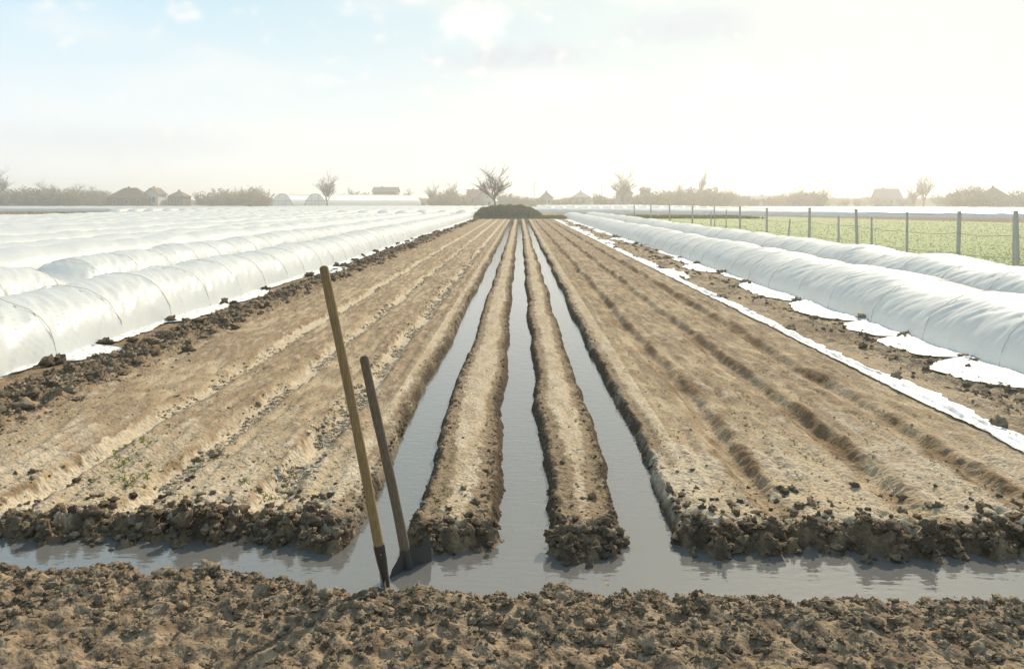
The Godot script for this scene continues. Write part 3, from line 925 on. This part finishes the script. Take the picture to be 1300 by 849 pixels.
# ---------------------------------------------------------------- buildings
func house(x0: float, x1: float, eave_y: float, ridge_y: float, d: float, depth: float, hip: bool, front_gable: bool, wall: Material, roof: Material, label: String, wins: Array, turn := 0.0) -> Node3D:
	var w := (x1 - x0) * d / F
	var eh := tall(eave_y, d)
	var rh := tall(ridge_y, d)
	var t := thing("house", Vector3(px((x0 + x1) * 0.5, d), 0, -d), label, "house", "village houses")
	t.rotation.y = turn
	var a := w * 0.5
	var mb := MB.new()
	mb.box(Vector3(-a, -0.2, -depth), Vector3(a, eh, 0))
	if front_gable:
		mb.tri(Vector3(-a, eh, 0), Vector3(0, rh - 0.1, 0), Vector3(a, eh, 0))
		mb.tri(Vector3(a, eh, -depth), Vector3(0, rh - 0.1, -depth), Vector3(-a, eh, -depth))
	elif not hip:
		mb.tri(Vector3(-a, eh, -depth), Vector3(-a, rh - 0.1, -depth * 0.5), Vector3(-a, eh, 0))
		mb.tri(Vector3(a, eh, 0), Vector3(a, rh - 0.1, -depth * 0.5), Vector3(a, eh, -depth))
	obj("wall", mb.mesh(), wall, t)
	mb = MB.new()
	var o := 0.45
	var f0 := Vector3(-a - o, eh - 0.15, o)
	var f1 := Vector3(a + o, eh - 0.15, o)
	var b0 := Vector3(-a - o, eh - 0.15, -depth - o)
	var b1 := Vector3(a + o, eh - 0.15, -depth - o)
	var th := Vector3(0, -0.16, 0)
	var r0: Vector3
	var r1: Vector3
	if front_gable:
		r0 = Vector3(0, rh, o); r1 = Vector3(0, rh, -depth - o)
		for dn in [Vector3.ZERO, th]:
			mb.quad(f0 + dn, b0 + dn, r1 + dn, r0 + dn); mb.quad(r0 + dn, r1 + dn, b1 + dn, f1 + dn)
		mb.quad(f0, r0, r0 + th, f0 + th); mb.quad(r0, f1, f1 + th, r0 + th)
	else:
		var inset := minf(a * 0.92, depth * 0.5) if hip else -o
		r0 = Vector3(-a + inset, rh, -depth * 0.5); r1 = Vector3(a - inset, rh, -depth * 0.5)
		mb.quad(f0, r0, r1, f1); mb.quad(b1, r1, r0, b0)
		if hip:
			mb.tri(b0, r0, f0); mb.tri(f1, r1, b1)
			mb.quad(f0, f1, b1, b0)
		else:
			mb.quad(f0 + th, r0 + th, r1 + th, f1 + th); mb.quad(b1 + th, r1 + th, r0 + th, b0 + th)
			mb.quad(f0, f1, f1 + th, f0 + th)
			for g in [[f0, r0], [r0, b0], [f1, r1], [r1, b1]]: mb.quad(g[0], g[1], g[1] + th, g[0] + th)
	var rf := obj("roof", mb.mesh(), roof, t)
	mb = MB.new()
	var cp := r0.lerp(r1, 0.35)
	mb.box(cp + Vector3(-0.3, -0.8, -0.3), cp + Vector3(0.3, 0.45, 0.3))
	obj("chimney", mb.mesh(), M.brick, rf)
	for q in wins:
		var cx: float = q * w
		mb = MB.new()
		mb.box(Vector3(cx - 0.62, eh * 0.32, -0.02), Vector3(cx + 0.62, eh * 0.80, 0.05))
		var win := obj("window", mb.mesh(), M.trim, t)
		mb = MB.new()
		mb.box(Vector3(cx - 0.5, eh * 0.36, 0.03), Vector3(cx + 0.5, eh * 0.76, 0.07))
		obj("pane", mb.mesh(), M.pane, win)
	return t

func build_houses() -> void:
	house(136, 184, 251, 238, 280, 9, true, false, M.brick, M.roof_brown, "long house with a broad brown hipped roof", [-0.3, 0.0, 0.3], 0.15)
	house(182, 200, 246, 238, 285, 7, false, true, M.plaster, M.roof_brown, "white gabled house joined to the broad brown roof", [-0.2, 0.2])
	house(212, 232, 249, 242, 290, 7, true, false, M.brick, M.roof_brown, "small brick house with a dark brown roof", [-0.2, 0.2])
	house(105, 123, 249, 243, 330, 8, false, false, M.brick, M.roof_pale, "low house with a pale sheet roof among bushes", [-0.2, 0.2])
	house(473, 503, 243, 237, 345, 8, false, false, M.red_wall, M.roof_dark, "red-walled house with a dark roof above the greenhouses", [-0.3, 0.0, 0.3])
	house(593, 614, 250, 240, 300, 9, false, false, M.grey_wall, M.roof_red, "grey house with a dull red roof left of its gabled wing", [-0.2], 0.0)
	house(608, 625, 248, 240, 294, 5, false, true, M.grey_wall, M.roof_red, "grey gabled wing under a dull red roof by the large tree", [0.0])
	house(616, 626, 255, 251, 288, 3, false, false, M.plaster, M.roof_pale, "tiny pale annex in front of the grey gabled wing", [0.0])
	house(686, 702, 251, 243, 310, 7, true, false, M.plaster, M.roof_dark, "small house with grey pyramid roof and white porch", [-0.15, 0.2])
	house(727, 750, 250, 243, 300, 8, true, false, M.cream, M.roof_pale, "cream house with a pale brown pyramid roof", [-0.25, 0.1])
	house(785, 803, 245, 236, 275, 7, false, true, M.pink, M.roof_pale, "pinkish white gabled house in front of the broad tree", [-0.2, 0.2])
	house(815, 825, 241, 238, 295, 4, false, false, M.brick, M.roof_brown, "narrow tall brick shed beside the hedge", [0.0])
	house(955, 1002, 252, 248, 330, 7, false, false, M.plaster, M.roof_pale, "long low white house with a pale roof", [-0.35, -0.1, 0.15, 0.38])
	house(1030, 1044, 252, 244, 310, 6, true, false, M.cream, M.roof_brown, "small hip-roofed house past the long white one", [0.0])
	house(1254, 1294, 256, 237, 245, 10, true, false, M.brick, M.roof_brown, "large barn-like house with a steep brown hipped roof", [-0.3, 0.3])
	house(566, 584, 254, 246, 280, 5, true, false, M.dark_wall, M.roof_dark, "dark low hut beneath the dense leafless tree", [])
	house(1118, 1146, 252, 239, 330, 8, false, false, M.cream, M.roof_pale, "tall pale building in the glare near the slender tree", [-0.3, 0.0, 0.3])

	# arched greenhouses
	var labels := ["long arched greenhouse whose end stands away from the slanted tree", "arched greenhouse whose end stands behind the slanted tree"]
	for k in 2:
		var d := 246.0
		var at := Vector3(px([358.0, 400.0][k], d), 0, -d)
		var t := thing("arched_greenhouse", at, labels[k], "greenhouse", "arched greenhouses")
		t.rotation.y = -0.47
		var half := 4.25
		var high := 4.3
		var length: float = [62.0, 52.0][k]
		var pts := PackedVector3Array()
		for r in 32:
			for q in 21:
				var a := PI * q / 20.0
				var sag := 1.0 - 0.02 * (r % 2) + 0.015 * nz.get_noise_2d(r * 3.0, a * 2.0 + k * 9.0)
				pts.append(Vector3(-cos(a) * half * sag, sin(a) * high * sag, -length * r / 31.0))
		var mb := MB.new()
		mb.sheet(pts, 32, 21)
		for j in mb.n.size():
			if mb.n[j].dot(Vector3(mb.v[j].x, mb.v[j].y + 0.1, 0)) < 0: mb.n[j] = -mb.n[j]
		mb.agree(0)
		obj("film", mb.mesh(), M.film, t)
		for e in 2:
			mb = MB.new()
			var z: float = [0.02, -length - 0.02][e]
			for q in 20:
				var a0 := PI * q / 20.0
				var a1 := PI * (q + 1) / 20.0
				mb.tri(Vector3(0, 0, z), Vector3(-cos(a0) * half, sin(a0) * high, z), Vector3(-cos(a1) * half, sin(a1) * high, z))
			obj("end_panel", mb.mesh(), M.end_film, t)
		mb = MB.new()
		var p := []
		var r := []
		for q in 17:
			var a := PI * q / 16.0
			p.append(Vector3(-cos(a) * (half + 0.02), sin(a) * (high + 0.02), 0.06))
			r.append(0.09)
		mb.tube(p, r, 6)
		obj("arch", mb.mesh(), M.post, t)
		for b in [[-1.4, 0.0, -1.4, 4.0], [1.4, 0.0, 1.4, 4.0], [-3.7, 2.1, 3.7, 2.1], [0.0, 0.0, 0.0, 2.1]]:
			mb = MB.new()
			mb.tube([Vector3(b[0], b[1], 0.08), Vector3(b[2], b[3], 0.08)], [0.06, 0.06], 6)
			obj("frame_bar", mb.mesh(), M.post, t)
	# utility poles
	for s in [[679.0, 231.0, 300.0, "between the red-roofed house and the grey pyramid roof"], [764.0, 234.0, 320.0, "near the low tree by the pyramid-roofed house"], [1105.0, 236.0, 330.0, "past the tall pale building's hedge"]]:
		var t := thing("utility_pole", Vector3(px(s[0], s[2]), 0, -s[2]), "thin utility pole " + s[3], "pole", "utility poles")
		var h := tall(s[1], s[2])
		var mb := MB.new()
		mb.tube([Vector3.ZERO, Vector3(0, h, 0)], [0.16, 0.11], 7)
		obj("pole", mb.mesh(), M.post, t)
		mb = MB.new()
		mb.box(Vector3(-0.8, h - 0.6, -0.06), Vector3(0.8, h - 0.48, 0.06))
		obj("crossarm", mb.mesh(), M.post, t)

# ---------------------------------------------------------------- sky
func build_sky(sun: Vector3) -> ImageTexture:
	var W := 1536
	var H := 768
	var im := Image.create(W, H, false, Image.FORMAT_RGBF)
	var cn := FastNoiseLite.new()
	cn.seed = 5
	cn.frequency = 1.0
	cn.fractal_octaves = 5
	cn.noise_type = FastNoiseLite.TYPE_SIMPLEX_SMOOTH
	# cumulus heads: azimuth, elevation, half widths (degrees), strength
	var puffs := [[-3.0, 12.6, 2.6, 1.5, 1.0], [-7.5, 14.4, 1.6, 0.7, 0.8], [1.6, 8.4, 4.5, 1.5, 0.8], [10.5, 14.6, 6.0, 1.0, 0.7], [17.0, 8.0, 5.0, 1.6, 0.6], [-13.5, 8.5, 2.0, 0.5, 0.35], [-20.0, 14.3, 0.8, 0.4, 0.4]]
	var shades := [[0.2, 10.3, 5.5, 1.2, 0.85], [12.5, 12.2, 5.5, 1.6, 0.7], [-27.0, 3.8, 9.0, 1.3, 0.35]]
	for y in H / 2 + 1:
		var el := PI * (0.5 - (y + 0.5) / H)
		var sy := sin(el)
		var ed := rad_to_deg(el)
		var blue := ss(1.0, 18.0, ed)
		var base := Color(0.70, 0.725, 0.73).lerp(Color(0.33, 0.55, 0.70), blue).lerp(Color(0.25, 0.45, 0.80), ss(22.0, 85.0, ed))
		for x in W:
			var az := TAU * (x + 0.5) / W
			var dir := Vector3(sin(az) * cos(el), sy, -cos(az) * cos(el))
			var ang := rad_to_deg(acos(clampf(dir.dot(sun), -1.0, 1.0)))
			var c := base
			# thin high cloud everywhere, heavier towards the horizon
			var k := 1.0 / (sy + 0.16)
			var n := cn.get_noise_2d(dir.x * k * 0.85, dir.z * k * 0.85)
			c = c.lerp(Color(0.69, 0.70, 0.70), ss(-0.05, 0.6, n) * 0.6)
			# the glow of the haze round the sun
			c = c.lerp(Color(0.57, 0.545, 0.455), exp(-pow(ang / 38.0, 2.0)))
			c += Color(1.0, 0.93, 0.74) * exp(-ang / 7.0) * 3.0
			if ed < 19.0:
				var ad := rad_to_deg(wrapf(az, -PI, PI))
				if absf(ad) < 40.0:
					var n2 := cn.get_noise_2d(ad * 0.22, ed * 0.36) + 0.5 * cn.get_noise_2d(ad * 0.7 + 40.0, ed * 0.9)
					for s in shades:
						var g: float = exp(-pow((ad - s[0]) / s[2], 2.0) - pow((ed - s[1]) / s[3], 2.0))
						c = c.lerp(Color(0.50, 0.52, 0.565), clampf(ss(0.15, 1.0, g + n2 * 0.45) * s[4], 0.0, 1.0))
					for s in puffs:
						var g: float = exp(-pow((ad - s[0]) / s[2], 2.0) - pow((ed - s[1]) / s[3], 2.0))
						c = c.lerp(Color(0.74, 0.725, 0.69), clampf(ss(0.15, 1.05, g + n2 * 0.55) * s[4], 0.0, 1.0))
			im.set_pixel(x, y, c)
	for y in range(H / 2 + 1, H):
		for x in range(0, W):
			im.set_pixel(x, y, Color(0.55, 0.52, 0.46))
	return ImageTexture.create_from_image(im)

func materials() -> void:
	var grain := noise_tex(1024, 0.035, 5, 0.7, 1.0)
	var lumps := noise_tex(1024, 0.045, 5, 0.0, 1.0, FastNoiseLite.TYPE_SIMPLEX_SMOOTH, 4)
	var m := mat("soil", Color.WHITE, 0.95, true, 0.2)
	m.albedo_texture = grain
	tri(m, 0.8)
	relief(m, lumps, 1.2)
	m = mat("clod", Color.WHITE, 0.95, true, 0.2)
	m.albedo_texture = grain
	tri(m, 3.0)
	relief(m, lumps, 0.8)
	for q in [["clod_dark", lin(0.19, 0.135, 0.085)], ["clod_light", lin(0.38, 0.28, 0.175)]]:
		m = mat(q[0], q[1], 0.95, false, 0.2)
		m.albedo_texture = grain
		tri(m, 3.0)
		relief(m, lumps, 0.8)
	m = mat("water", lin(0.105, 0.1, 0.09), 0.02, false, 0.7)
	var rip := noise_tex(512, 0.012, 4, 0.0, 1.0, FastNoiseLite.TYPE_SIMPLEX_SMOOTH, 8)
	tri(m, 1.6)
	m.uv1_scale = Vector3(1.1, 1.0, 2.6)
	relief(m, rip, 0.12)
	m = mat("film", lin(0.70, 0.71, 0.68), 0.42, false, 0.4)
	m.backlight_enabled = true
	m.backlight = lin(0.92, 0.92, 0.88)
	m = mat("flap", lin(0.78, 0.775, 0.76), 0.5, false, 0.4)
	m.albedo_texture = noise_tex(512, 0.02, 5, 0.0, 1.0, FastNoiseLite.TYPE_SIMPLEX_SMOOTH, 21)
	var dirt := Gradient.new()
	dirt.set_color(0, Color(0.62, 0.55, 0.46)); dirt.set_color(1, Color.WHITE)
	dirt.add_point(0.36, Color(0.9, 0.88, 0.85)); dirt.add_point(0.55, Color.WHITE)
	m.albedo_texture.color_ramp = dirt
	tri(m, 0.9)
	m.backlight_enabled = true
	m.backlight = lin(0.3, 0.3, 0.3)
	m = mat("end_film", lin(0.70, 0.72, 0.68), 0.5)
	m.backlight_enabled = true
	m.backlight = lin(0.9, 0.9, 0.86)
	mat("hoop", lin(0.46, 0.44, 0.37), 0.7)
	m = mat("wood", lin(0.42, 0.275, 0.12), 0.62, false, 0.35)
	m.albedo_texture = noise_tex(512, 0.03, 5, 0.58, 1.0, FastNoiseLite.TYPE_SIMPLEX_SMOOTH, 12)
	tri(m, 1.0, false)
	m.uv1_scale = Vector3(14, 0.8, 14)
	m = mat("old_wood", lin(0.25, 0.185, 0.125), 0.75, false, 0.3)
	m.albedo_texture = M.wood.albedo_texture
	tri(m, 1.0, false)
	m.uv1_scale = Vector3(18, 1.0, 18)
	m = mat("iron", lin(0.07, 0.063, 0.058), 0.3, false, 0.5)
	m.metallic = 0.6
	m = mat("steel", lin(0.30, 0.30, 0.30), 0.28, false, 0.5)
	m.metallic = 0.9
	mat("post", lin(0.44, 0.41, 0.33), 0.9)
	mat("wire", lin(0.25, 0.25, 0.24), 0.5)
	m = mat("leaf", Color.WHITE, 0.9, true, 0.15)
	m.backlight_enabled = true
	m.backlight = lin(0.3, 0.32, 0.12)
	mat("blade", Color.WHITE, 0.95, true, 0.1)
	m = mat("crop_soil", lin(0.36, 0.385, 0.17), 0.95)
	m.albedo_texture = grain
	tri(m, 0.3)
	m = mat("verge", lin(0.17, 0.155, 0.075), 0.95)
	m.albedo_texture = grain
	tri(m, 0.3)
	m = mat("plough", lin(0.22, 0.16, 0.095), 0.95)
	m.albedo_texture = grain
	tri(m, 0.2)
	m = mat("heap", lin(0.15, 0.14, 0.09), 0.95)
	m.albedo_texture = grain
	tri(m, 0.8)
	mat("bark", lin(0.19, 0.16, 0.125), 0.95)
	mat("bush_a", lin(0.34, 0.265, 0.125), 0.95, true)
	mat("bush_b", lin(0.27, 0.23, 0.155), 0.95, true)
	mat("bush_c", lin(0.32, 0.23, 0.135), 0.95, true)
	for q in [["brick", 0.27, 0.17, 0.11], ["plaster", 0.72, 0.70, 0.66], ["red_wall", 0.36, 0.19, 0.15], ["grey_wall", 0.40, 0.39, 0.36], ["cream", 0.55, 0.48, 0.38], ["pink", 0.66, 0.52, 0.45], ["dark_wall", 0.16, 0.135, 0.11], ["roof_brown", 0.20, 0.135, 0.085], ["roof_red", 0.26, 0.12, 0.095], ["roof_dark", 0.15, 0.13, 0.125], ["roof_pale", 0.38, 0.33, 0.27], ["trim", 0.7, 0.7, 0.68]]:
		m = mat(q[0], lin(q[1], q[2], q[3]), 0.9)
		m.albedo_texture = grain
		tri(m, 0.25)
	mat("pane", lin(0.06, 0.07, 0.08), 0.1, false, 0.5)

func _ready() -> void:
	nz.noise_type = FastNoiseLite.TYPE_SIMPLEX_SMOOTH
	nz.frequency = 1.0
	nz.fractal_type = FastNoiseLite.FRACTAL_NONE
	nz.seed = 3
	nf.noise_type = FastNoiseLite.TYPE_SIMPLEX_SMOOTH
	nf.frequency = 1.0
	nf.fractal_type = FastNoiseLite.FRACTAL_FBM
	nf.fractal_octaves = 4
	nf.seed = 9
	# camera: level, with the lens shifted so that the horizon stands high in the frame
	var cam := Camera3D.new()
	cam.name = "camera"
	add_child(cam)
	cam.position = Vector3(0, EYE, 0)
	cam.set_frustum(849.0 / F * 0.1, Vector2((650.0 - VX) / F, (VY - 424.5) / F) * 0.1, 0.1, 2500.0)
	cam.current = true
	# sun and sky
	var az := deg_to_rad(25.0)
	var el := deg_to_rad(38.0)
	var to_sun := Vector3(sin(az) * cos(el), sin(el), -cos(az) * cos(el))
	var sun := DirectionalLight3D.new()
	sun.name = "sun"
	add_child(sun)
	sun.look_at_from_position(to_sun * 50.0, Vector3.ZERO, Vector3.UP)
	sun.light_energy = 1.35
	sun.light_color = Color(1.0, 0.95, 0.86)
	sun.light_angular_distance = 0.6
	sun.shadow_enabled = true
	var env := Environment.new()
	env.background_mode = Environment.BG_SKY
	var sky := Sky.new()
	var pm := PanoramaSkyMaterial.new()
	pm.panorama = build_sky(to_sun)
	sky.sky_material = pm
	env.sky = sky
	env.tonemap_mode = Environment.TONE_MAPPER_LINEAR
	env.tonemap_exposure = 1.47
	env.volumetric_fog_enabled = true
	env.volumetric_fog_density = 0.0016
	env.volumetric_fog_albedo = Color(1.0, 0.985, 0.95)
	env.volumetric_fog_anisotropy = 0.5
	env.sdfgi_enabled = true
	env.ssao_enabled = true
	env.ssil_enabled = true
	var we := WorldEnvironment.new()
	we.name = "environment"
	we.environment = env
	add_child(we)
	print("sky ", Time.get_ticks_msec())
	materials()
	build_ground()
	print("ground ", Time.get_ticks_msec())
	build_water()
	build_houses()
	build_trees()
	print("trees ", Time.get_ticks_msec())
	build_clod_shapes()
	build_tunnels()
	print("tunnels ", Time.get_ticks_msec())
	build_fence()
	build_crop()
	build_tools()
	build_clods()
	build_flakes()
	build_sprouts()
	print("done ", Time.get_ticks_msec())
